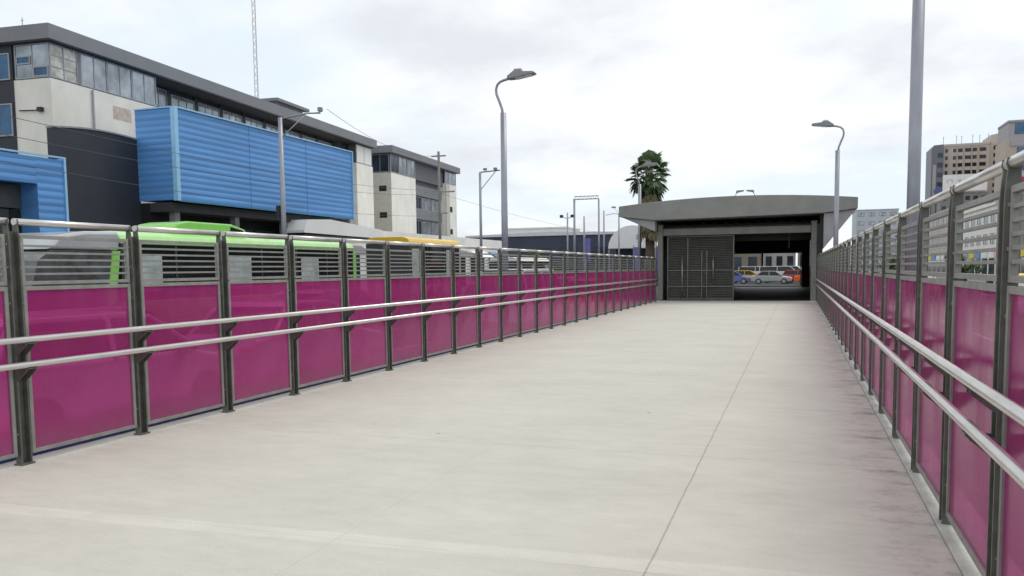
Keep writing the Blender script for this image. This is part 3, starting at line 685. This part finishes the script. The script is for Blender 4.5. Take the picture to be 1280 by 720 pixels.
# traffic crossing beyond the station
car((-7.0, 98, R_), pi/2, bcar, 'blue sedan crossing at the left of the view through the station')
car((-2.6, 96.4, R_), pi/2, silver, 'silver sedan crossing in the middle of the view through the station')
car((.4, 99.4, R_), pi/2, rcar, 'red hatchback crossing right of the middle of the view through the station', 'hatch')
car((5.2, 99.8, R_), pi/2, wcar, 'white hatchback crossing at the far right of the view through the station', 'hatch')
car((-4.6, 108, R_), pi/2, wcar, 'white van crossing behind the silver sedan beyond the station', 'van')
car((-.9, 112, R_), pi/2-.2, wcar, 'rear white van half hidden by the other white van beyond the station', 'van')
car((3.2, 109, R_), pi/2, silver, 'silver sedan at the back right of the view through the station')
car((-9.5, 110, R_), -pi/2, wcar, 'white hatchback far back at the left of the view through the station', 'hatch')
# right road
car((6.8, 30, R_), 0, wcar, 'white hatchback on the right road, seen between the railing slats', 'hatch')
car((10.2, 44, R_), 0, yellowp, 'yellow taxi on the right road, seen between the railing slats', 'hatch')
car((6.6, 52, R_), 0, rcar, 'red sedan on the right road far behind the right railing')

def bus(loc, Lb, body, roofm, label, nose=None, hump=None, H=3.15, name='bus'):
    r = thing(name, label, 'bus', loc, 0, None); hw = 1.27
    prof = [(-hw, .35), (hw, .35), (hw, H-.32), (hw-.10, H-.10), (hw-.4, H), (-hw+.4, H), (-hw+.10, H-.10), (-hw, H-.32)]
    lo = [(-hw, .35), (hw, .35), (hw, 1.25), (-hw, 1.25)]
    y0 = 0 if not nose else 2.9
    MB().prism(lo, 'y', y0, Lb).build('body', body, r, bevel=.03)
    MB().prism([(-hw+.03, 1.251), (hw-.03, 1.251), (hw-.03, H-.36), (-hw+.03, H-.36)], 'y', y0+.02, Lb-.05).build('windows', glass_k, r)
    MB().prism([(-hw, H-.355), (hw, H-.355), (hw, H-.28), (hw-.10, H-.10), (hw-.4, H), (-hw+.4, H), (-hw+.10, H-.10), (-hw, H-.28)], 'y', y0, Lb).build('roof', roofm, r, bevel=.03)
    nb = int((Lb-y0)/2.0)
    for k in range(nb+1):
        y = y0+(Lb-y0-.12)*k/nb; gp = (k == 2 and nose) or k == nb
        MB().box(-hw+.01, hw-.01, y, y+(.22 if gp else .07), 1.26, H-.362).build('window_post', body if gp else mulld, r)
    # pale panes paint the white reflections on the dark windows
    for k in range(0, nb, 2):
        y = y0+(Lb-y0-.12)*k/nb; MB().box(hw-.032, hw-.024, y+.35, y+1.5, 1.5, H-.62).build('reflection_pane', mat('painted_reflection', (.45, .5, .5), .2, .2, var=.3, scale=2), r)
    if nose:
        # raked front section
        pr = [(0, .35), (-.05, 1.15), (.35, 2.35), (.9, H-.22), (1.7, H-.1), (2.88, H-.06), (2.88, .35)]
        MB().prism([(.0, .35), (-.05, 1.15), (2.88, 1.15), (2.88, .35)], 'x', -hw, hw).build('nose_panel', nose, r, bevel=.05)
        MB().prism([(-.04, 1.155), (.35, 2.35), (.75, 2.6), (2.6, 2.6), (2.6, 1.155)], 'x', -hw+.03, hw-.03).build('windscreen', mat('grey_windscreen', (.12, .13, .14), .1, .4, var=.4, scale=3), r)
        MB().prism([(.62, 2.605), (1.0, H-.18), (1.8, H-.06), (2.88, H-.03), (2.88, 2.605)], 'x', -hw+.02, hw-.02).build('nose_roof', nose, r, bevel=.08)
        MB().prism([(2.35, 1.155), (2.62, 1.155), (2.86, 2.6), (2.60, 2.6)], 'x', -hw-.005, hw+.005).build('green_pillar', green, r)
        for x in (-.8, .8): MB().box(x-.25, x+.25, -.06, .05, .55, .8).build('headlight', lampw, r, bevel=.02)
    if hump:
        a, b = hump
        MB().prism([(a, H-.01), (a+.35, H+.34), (a+.8, H+.42), (b-.9, H+.42), (b-.25, H+.28), (b, H-.01)], 'x', -.75, .75).build('roof_unit', green, r, bevel=.05)
        MB().prism([(b-1.05, H+.04), (b-1.0, H+.33), (b-.4, H+.24), (b-.22, H+.04)], 'x', .73, .765).build('unit_vent', glass_k, r)
    for sx in (-1, 1):
        for y in (2.6 if not nose else 3.6, Lb-3.0): wheel(r, sx*(hw-.14), y, .5, .28, sx)
    return r
bus((-18.3, 14.5, R_), 15.2, green, green2, 'long lime green bus with a silver nose behind the nearest bays of the left railing', nose=silver, hump=(5.3, 9.1))
bus((-20.2, 38.6, R_), 6.8, mat('grey_bus_body', (.40, .38, .37), .4), yellowp, 'yellow-roofed bus farther up the avenue below the cream buildings', H=3.75)
bus((-23.6, 66, R_), 10.0, MATS['grey_bus_body'], whites, 'far white-roofed bus beyond the yellow-roofed bus', H=3.0)

# ------------------------------------------------------------------ far left: slate warehouse, white dome, banners
wh = thing('warehouse', 'long low slate blue warehouse with a white roof edge, far behind the left railing', 'building', (-52, 128, RD))
MB().box(0, 29, 0, 25, 0, 7.3).build('wall', darkb, wh); MB().prism([(-.3, 7.31), (29.3, 7.31), (29.3, 7.6), (14.5, 7.95), (-.3, 7.6)], 'y', -.3, 25.3).build('roof', mat('pale_roof', (.62, .64, .68), .5), wh)
for k in range(6): windows(wh, 1.5+k*4.8, 4.6+k*4.8, 2.2, 5.4, -.02, 3, glass_d, mulld)
dm = thing('white_marquee', 'white domed marquee just left of the station roof', 'marquee', (-17.5, 92, RD))
dv = MB(); 
for i in range(13):
    a = pi*i/12
    for y in (0, 4): dv.v.append((-2.7*cos(a), y, 4.2+2.7*sin(a)*.95))
for i in range(12): dv.f.append((2*i, 2*i+1, 2*i+3, 2*i+2))
dv.f.append(tuple(range(0, 26, 2))); dv.f.append(tuple(range(1, 26, 2))[::-1]); dv.build('dome', whites, dm, smooth=True)
for x in (-2.6, 2.6):
    for y in (.1, 3.9): MB().tube([(x, y, 0), (x, y, 4.2)], .07, 8).build('post', mull, dm)
MB().box(-2.6, 2.6, 3.6, 3.7, .2, 4.2).build('rear_sheet', darkb, dm)
bl = ['violet banner left of the tall street lamp, before the slate warehouse', 'violet banner hanging beside the left leg of the gantry', 'wide violet banner under the white marquee', 'violet banner nearest the left corner of the station', 'violet banner behind the palm trunk beside the station']
for (x, y, z0, z1, w_), lb in zip(((-37.6, 100, 2.4, 4.6, .7), (-20.2, 81, 2.2, 4.5, .6), (-15.8, 84, 1.4, 3.6, .7), (-12.4, 80, 1.2, 3.6, .5), (-10.6, 66, 1.1, 3.2, .5)), bl):
    t = thing('street_banner', lb, 'banner', (x, y, RD), 0, 'violet banners beyond the left railing')
    MB().tube([(0, 0, 0), (0, 0, z1+.7)], .05, 8).build('pole', lampm, t); MB().box(.06, w_, -.02, .02, z0+.5, z1+.5).build('banner_cloth', banner, t)
def backblock(x, y, w_, d, h, m, label, rows, cols, gm=glass_d, wz=1.3):
    t = thing('far_building', label, 'building', (x, y, RD))
    MB().box(0, w_, 0, d, 0, h).build('wall', m, t); MB().box(-.15, w_+.15, -.15, d+.15, h+.002, h+.3).build('parapet', m, t)
    ph = h/rows
    for r_ in range(rows):
        for c in range(cols):
            cx_ = w_*(c+.5)/cols; windows(t, cx_-w_/cols*.28, cx_+w_/cols*.28, ph*r_+ph*.3, ph*r_+ph*.3+wz*ph/3, -.02, 2, gm, mulld)
    return t
backblock(-13.5, 124, 8.6, 12, 9.2, brownb, 'low brown building left of centre in the view through the station', 2, 4)
backblock(-4.6, 128, 4.5, 12, 9.4, MATS['grey_render_and_shade'], 'low pale building in the middle of the view through the station', 2, 3)
backblock(0.2, 126, 1.5, 12, 9.6, greyb, 'narrow grey building at the right of the view through the station', 2, 1)
backblock(-60, 168, 14, 12, 10.5, whites, 'pale far block right of the farther cream building', 3, 5)

# ------------------------------------------------------------------ right side street front
def frontblock(y0, y1, h, m, label, rows, cols, X=22.2, gm=glass_d, balc=False):
    t = thing('street_building', label, 'building', (X, y1, RD), -pi/2)      # local x = -Y, local y = +X
    Lb = y1-y0
    MB().box(0, Lb, 0, 14, 0, h).build('wall', m, t); MB().box(-.1, Lb+.0, -.25, 14.1, h+.002, h+.35).build('parapet', m, t)
    gh = 3.6; ph = (h-gh)/max(rows, 1)
    for r_ in range(rows):
        for c in range(cols):
            cx_ = Lb*(c+.5)/cols; hwd = min(1.1, Lb/cols*.32)
            windows(t, cx_-hwd, cx_+hwd, gh+ph*r_+ph*.28, gh+ph*r_+ph*.78, -.02, 2, gm, mull)
        if balc:
            for c in range(0, cols, 2):
                cx_ = Lb*(c+.5)/cols; MB().box(cx_-1.6, cx_+1.6, -.9, -.03, gh+ph*r_+.05, gh+ph*r_+.95).build('balcony', m, t)
    for c in range(cols):
        cx_ = Lb*(c+.5)/cols; hwd = Lb/cols*.4
        MB().box(cx_-hwd, cx_+hwd, -.03, -.005, .2, 2.6).build('shopfront', glass_d, t)
        sm = (redsign, whites, bluesign, mull, redsign, whites, yelsign)[(c*3+rows+int(y0)) % 7]
        MB().box(cx_-hwd, cx_+hwd, -.16, -.035, 2.7, 3.45).build('sign_board', sm, t)
    return t
frontblock(42, 72, 9.2, greyb, 'long grey street building nearest on the right, seen between the railing slats', 2, 9, balc=True)
frontblock(72.4, 110, 9.8, mat('taupe_building', (.30, .27, .24), .85, var=.15, scale=.2), 'taupe street building with a red shop sign, seen through the right railing', 2, 10)
frontblock(110.4, 134, 8.9, whiteb, 'white street building between the taupe and beige ones on the right', 2, 6)
frontblock(134.4, 168, 10.2, conc_t, 'beige street building below the white billboard on the right', 2, 7)
frontblock(168.4, 215, 8.6, greyb, 'farthest grey street building on the right', 2, 9)
backblock(18.7, 300, 13, 20, 20.2, paleb, 'pale blue-grey block seen between the station eave and the near lamp pole', 7, 4, glass_l)
backblock(37, 262, 7.0, 12, 15.5, mat('brick_block', (.36, .16, .12), .85), 'small brick red block peeping over the right railing', 5, 3)

# towers far right
tw = thing('tower_block', 'beige apartment tower with rows of small dark windows at the far right', 'tower', (51.6, 350, RD))
MB().box(0, 15.5, 0, 16, 0, 46).build('wall', conc_t, tw); MB().box(-.2, 15.7, -.2, 16.2, 46.01, 46.9).build('parapet', conc_t, tw)
MB().prism([(15.5, 0), (22.2, -13), (24, -13), (24, 16), (15.5, 16)], 'z', 0, 45.9).build('angled_wing', conc_p, tw)
MB().prism([(15.9, .2), (20.5, -9.5), (24, -9.5), (24, 15), (15.9, 15)], 'z', 45.91, 49.5).build('stepped_top', conc_t, tw)
for r_ in range(16):
    z = 3.0+r_*2.72
    for c, xx in enumerate((1.3, 4.0, 5.9, 8.5, 10.7, 13.4)):
        ww = (.45, .5, .75, 1.0, .7, 1.05)[c]
        MB().box(xx-ww, xx+ww, -.06, -.01, z, z+1.35).build('window', glass_k if c > 1 else glass_d, tw)
for r_ in range(16):
    z = 3.0+r_*2.72; fr = MB()
    for k in range(3):
        t0 = .15+k*.28; ax, ay = 15.5+6.7*t0, -13*t0; bx_, by_ = 15.5+6.7*(t0+.15), -13*(t0+.15)
        fr.poly([(ax-.05, ay-.03, z), (bx_-.05, by_-.03, z), (bx_-.05, by_-.03, z+1.4), (ax-.05, ay-.03, z+1.4), (ax+.1, ay+.05, z), (bx_+.1, by_+.05, z), (bx_+.1, by_+.05, z+1.4), (ax+.1, ay+.05, z+1.4)], [(0, 1, 2, 3), (4, 7, 6, 5), (0, 4, 5, 1), (3, 2, 6, 7), (0, 3, 7, 4), (1, 5, 6, 2)])
    fr.build('window_band', glass_d, tw)
pr = MB()
for xx in (4.9, 7.2, 9.7, 12.0): pr.box(xx-.15, xx+.15, -.3, -.01, 0, 45.8)
pr.build('pilasters', conc_p, tw)
for i_, xx in enumerate((.2, 4.6, 6.3, 10.0, 12.3, 15.2)):
    MB().tube([(0, 0, 0), (0, 0, 2.9+.4*(i_ % 2))], .09, 5).tube([(-.3, 0, 2.6), (.3, 0, 2.6)], .06, 5).build('roof_aerial', mull, loc=(51.6+xx, 350.5, 46.4), label='thin aerial on the parapet of the beige tower, number %d from its left end' % (i_+1) if False else ['aerial at the dark left corner of the beige tower roof', 'second aerial from the left on the beige tower roof', 'third aerial from the left, close to the second, on the tower roof', 'aerial right of the middle of the beige tower roof', 'forked aerial second from the right on the beige tower roof', 'aerial where the stepped top of the tower begins'][i_], cat='aerial', group='aerials on the beige tower roof')
ds = thing('dark_tower', 'narrow slate tower with white corner strip standing left of the beige tower', 'tower', (47.3, 346, RD))
MB().box(0, 4.1, 0, 14, 0, 45.5).build('wall', mat('slate_tower', (.17, .17, .19), .5), ds); MB().box(.5, 1.6, -.15, -.01, 0, 39).build('corner_strip', mat('strip_grey', (.38, .38, .39), .6), ds)
MB().prism([(.3, 45.51), (.8, 46.3), (4.0, 46.5), (4.0, 45.51)], 'y', .2, 13).build('cap', MATS['slate_tower'], ds)
MB().prism([(2.4, 27.0), (4.0, 29.2), (2.4, 31.4), (.8, 29.2)], 'y', -.3, -.16).build('diamond_panel', mat('diamond_blue', (.12, .14, .3), .6), ds)
MB().prism([(2.4, 24.6), (3.3, 25.4), (2.4, 26.2), (1.6, 25.4)], 'y', -.3, -.16).build('white_mark', whites, ds)
for r_ in range(12): MB().box(2.0, 3.8, -.06, -.01, 2+r_*3.6, 3.8+r_*3.6).build('window', glass_d, ds)
gt = thing('glass_tower', 'beige tower with large blue glass bays at the right edge of the photo', 'tower', (60.0, 290, RD))
MB().box(0, 16, 0, 14, 0, 39.5).build('wall', conc_p, gt); MB().box(.6, 16, .3, 14, 39.51, 44.8).build('upper_block', mat('grey_lilac', (.40, .38, .40), .7), gt)
MB().box(.4, 16.1, -.1, 14, 44.81, 45.4).build('roof', MATS['grey_lilac'], gt)
windows(gt, 2.3, 15.8, 41.2, 44.4, .28, 5, glass_b, mulld)
MB().box(1.2, 16, -.3, -.02, 37.6, 39.4).build('ledge', MATS['grey_lilac'], gt)
for z in (4, 10.5, 17, 23.5, 30.2): windows(gt, 3.0, 15.8, z, z+(5.2 if z < 30 else 7.0), -.03, 4, glass_b, mulld)
MB().box(2.6, 16, -.35, -.04, 28.3, 29.3).build('ledge', mat('pale_ledge', (.55, .56, .6), .7), gt)
MB().box(1.2, 5.2, -.5, -.36, 27.0, 28.2).build('red_fin', redsign, gt)
# billboard on its own block
bk = backblock(48.6, 332, 15, 8, 27.0, greyb, 'grey block carrying the white billboard in front of the beige tower', 8, 6)
bi = thing('billboard', 'wide white billboard with faint grey lettering, below the windows of the beige tower', 'billboard', (49.2, 331.5, RD+27.3))
MB().box(0, 14, 0, .3, .6, 6.4).build('board', whites, bi)
for x in (1, 7, 13): MB().box(x-.15, x+.15, .31, .6, 0, 5.5).build('strut', mull, bi)
lm = MB()
for (x, z, w_, h_) in ((1.3, 3.6, .35, 1.1), (1.8, 4.5, 1.0, .3), (2.8, 3.6, .35, 1.1), (4.7, 4.3, 1.4, .3), (5.25, 3.2, .35, 1.1), (6.8, 3.2, .35, 1.4), (7.4, 4.2, .8, .3), (8.3, 3.2, .35, 1.4), (9.8, 4.5, 1.2, .3), (9.8, 3.9, 1.2, .25)): lm.box(x, x+w_, -.03, -.005, z, z+h_)
lm.build('lettering', bbmark, bi)

# ------------------------------------------------------------------ palm tree
pt = thing('palm_tree', 'tall fan palm with a brown skirt of dead fronds behind the station roof', 'palm tree', (-10.1, 60, RD))
tk = []
MB().tube([(0, 0, 0), (.05, 0, 2.5), (.0, .05, 5), (-.05, 0, 8.8)], [.42, .34, .33, .28], 12).build('trunk', bark, pt, smooth=True)
def fan(mb, base, d, size, droop, rnd):
    """a fan frond: stalk plus folded leaflets spread about direction d"""
    d = d.normalized(); side = d.cross(Vector((0, 0, 1)))
    if side.length < .1: side = Vector((1, 0, 0))
    side.normalize(); upv = side.cross(d)
    tip = base+d*size*.55; 
    mb.poly([base+side*.02, base-side*.02, tip-side*.02, tip+side*.02], [(0, 1, 2, 3)])
    nl = 15
    for k in range(nl):
        a = (k/(nl-1)-.5)*radians(190); dd = d*cos(a)+side*sin(a)+upv*rnd.uniform(-.12, .12)
        ln = size*.55*(1-.25*abs(a)/1.7)*rnd.uniform(.85, 1.1); wv = side*cos(a)-d*sin(a)
        mid = tip+dd*ln*.6; end = tip+dd*ln+Vector((0, 0, -droop*ln))
        mb.poly([tip, mid+wv*.075*size, end, mid-wv*.075*size+upv*.03], [(0, 1, 2, 3)])
rnd = random.Random(3)
cr = MB(); n_ = 60
for i in range(n_):
    el = radians(-62+150*(i/n_)**.8); az = i*2.399
    fan(cr, Vector((-.05+cos(az)*.1, sin(az)*.1, 8.7+.5*(i/n_-.5))), Vector((cos(az)*cos(el), sin(az)*cos(el), sin(el))), rnd.uniform(1.2, 1.7), rnd.uniform(.1, .45), rnd)
cr.build('crown', frond, pt)
sk = MB()
for i in range(110):
    az = i*2.399; z = 7.9-rnd.uniform(0, 2.8); el = radians(rnd.uniform(-85, -55))
    fan(sk, Vector((cos(az)*.36, sin(az)*.36, z)), Vector((cos(az)*cos(el), sin(az)*cos(el), sin(el))), rnd.uniform(.9, 1.35), .3, rnd)
sk.build('dead_skirt', deadf, pt)

# more traffic in the view through the station
car((-5.6, 103, R_), pi/2, yellowp, 'yellow taxi between the blue sedan and the white vans beyond the station', 'hatch')
car((-1.9, 103.5, R_), pi/2, wcar, 'large white van in the middle of the traffic seen through the station', 'van')
car((2.0, 92.6, R_), pi/2, ocar, 'orange-red sedan nearest at the right of the view through the station')
# small street trees and shrubs on both sides
def tree(loc, h, rc, label, seed, name='street_tree', cat='tree', n=900):
    q_ = random.Random(seed); t = thing(name, label, cat, loc)
    tb_ = MB().tube([(0, 0, 0), (.05, .03, h*.35), (0, 0, h*.75)], [.12*rc, .09*rc, .03], 8)
    for k in range(5):
        a = k*1.3; tb_.tube([(0, 0, h*.35), (cos(a)*rc*.6, sin(a)*rc*.6, h*.35+rc*.7)], [.05*rc, .015], 6)
    tb_.build('trunk', bark, t, smooth=True)
    c_ = MB(); cl = [(Vector((q_.uniform(-.65, .65)*rc, q_.uniform(-.65, .65)*rc, h-rc+q_.uniform(-.6, .6)*rc)), q_.uniform(.35, .55)*rc) for _ in range(9)]
    for i in range(n):
        ce, rr_ = q_.choice(cl); v_ = Vector((q_.gauss(0, 1), q_.gauss(0, 1), q_.gauss(0, 1))).normalized()*rr_*q_.uniform(.5, 1.05); p = ce+v_
        a = Vector((q_.gauss(0, 1), q_.gauss(0, 1), q_.gauss(0, 1))).normalized(); b = a.orthogonal().normalized(); s_ = .09*rc*q_.uniform(.7, 1.5)
        c_.poly([p+a*s_, p+b*s_*.5, p-a*s_, p-b*s_*.5], [(0, 1, 2, 3)])
    c_.build('crown', leafm, t)
tree((14.5, 84, RD), 3.2, 1.6, 'small green tree near the taupe building on the right', 1)
tree((15.5, 62, RD), 3.0, 1.7, 'small green tree near the long grey building on the right', 2)
tree((13.5, 118, RD), 3.6, 1.9, 'small green tree farther up the right road', 4)
tree((15.0, 150, RD), 4.0, 2.2, 'farthest small tree on the right road', 5)
tree((-12, 112, RD), 4.5, 2.2, 'green tree beside the brown building beyond the station', 6)
tree((-29.5, 98, RD), 4.5, 2.2, 'green tree beyond the farther cream building', 8)
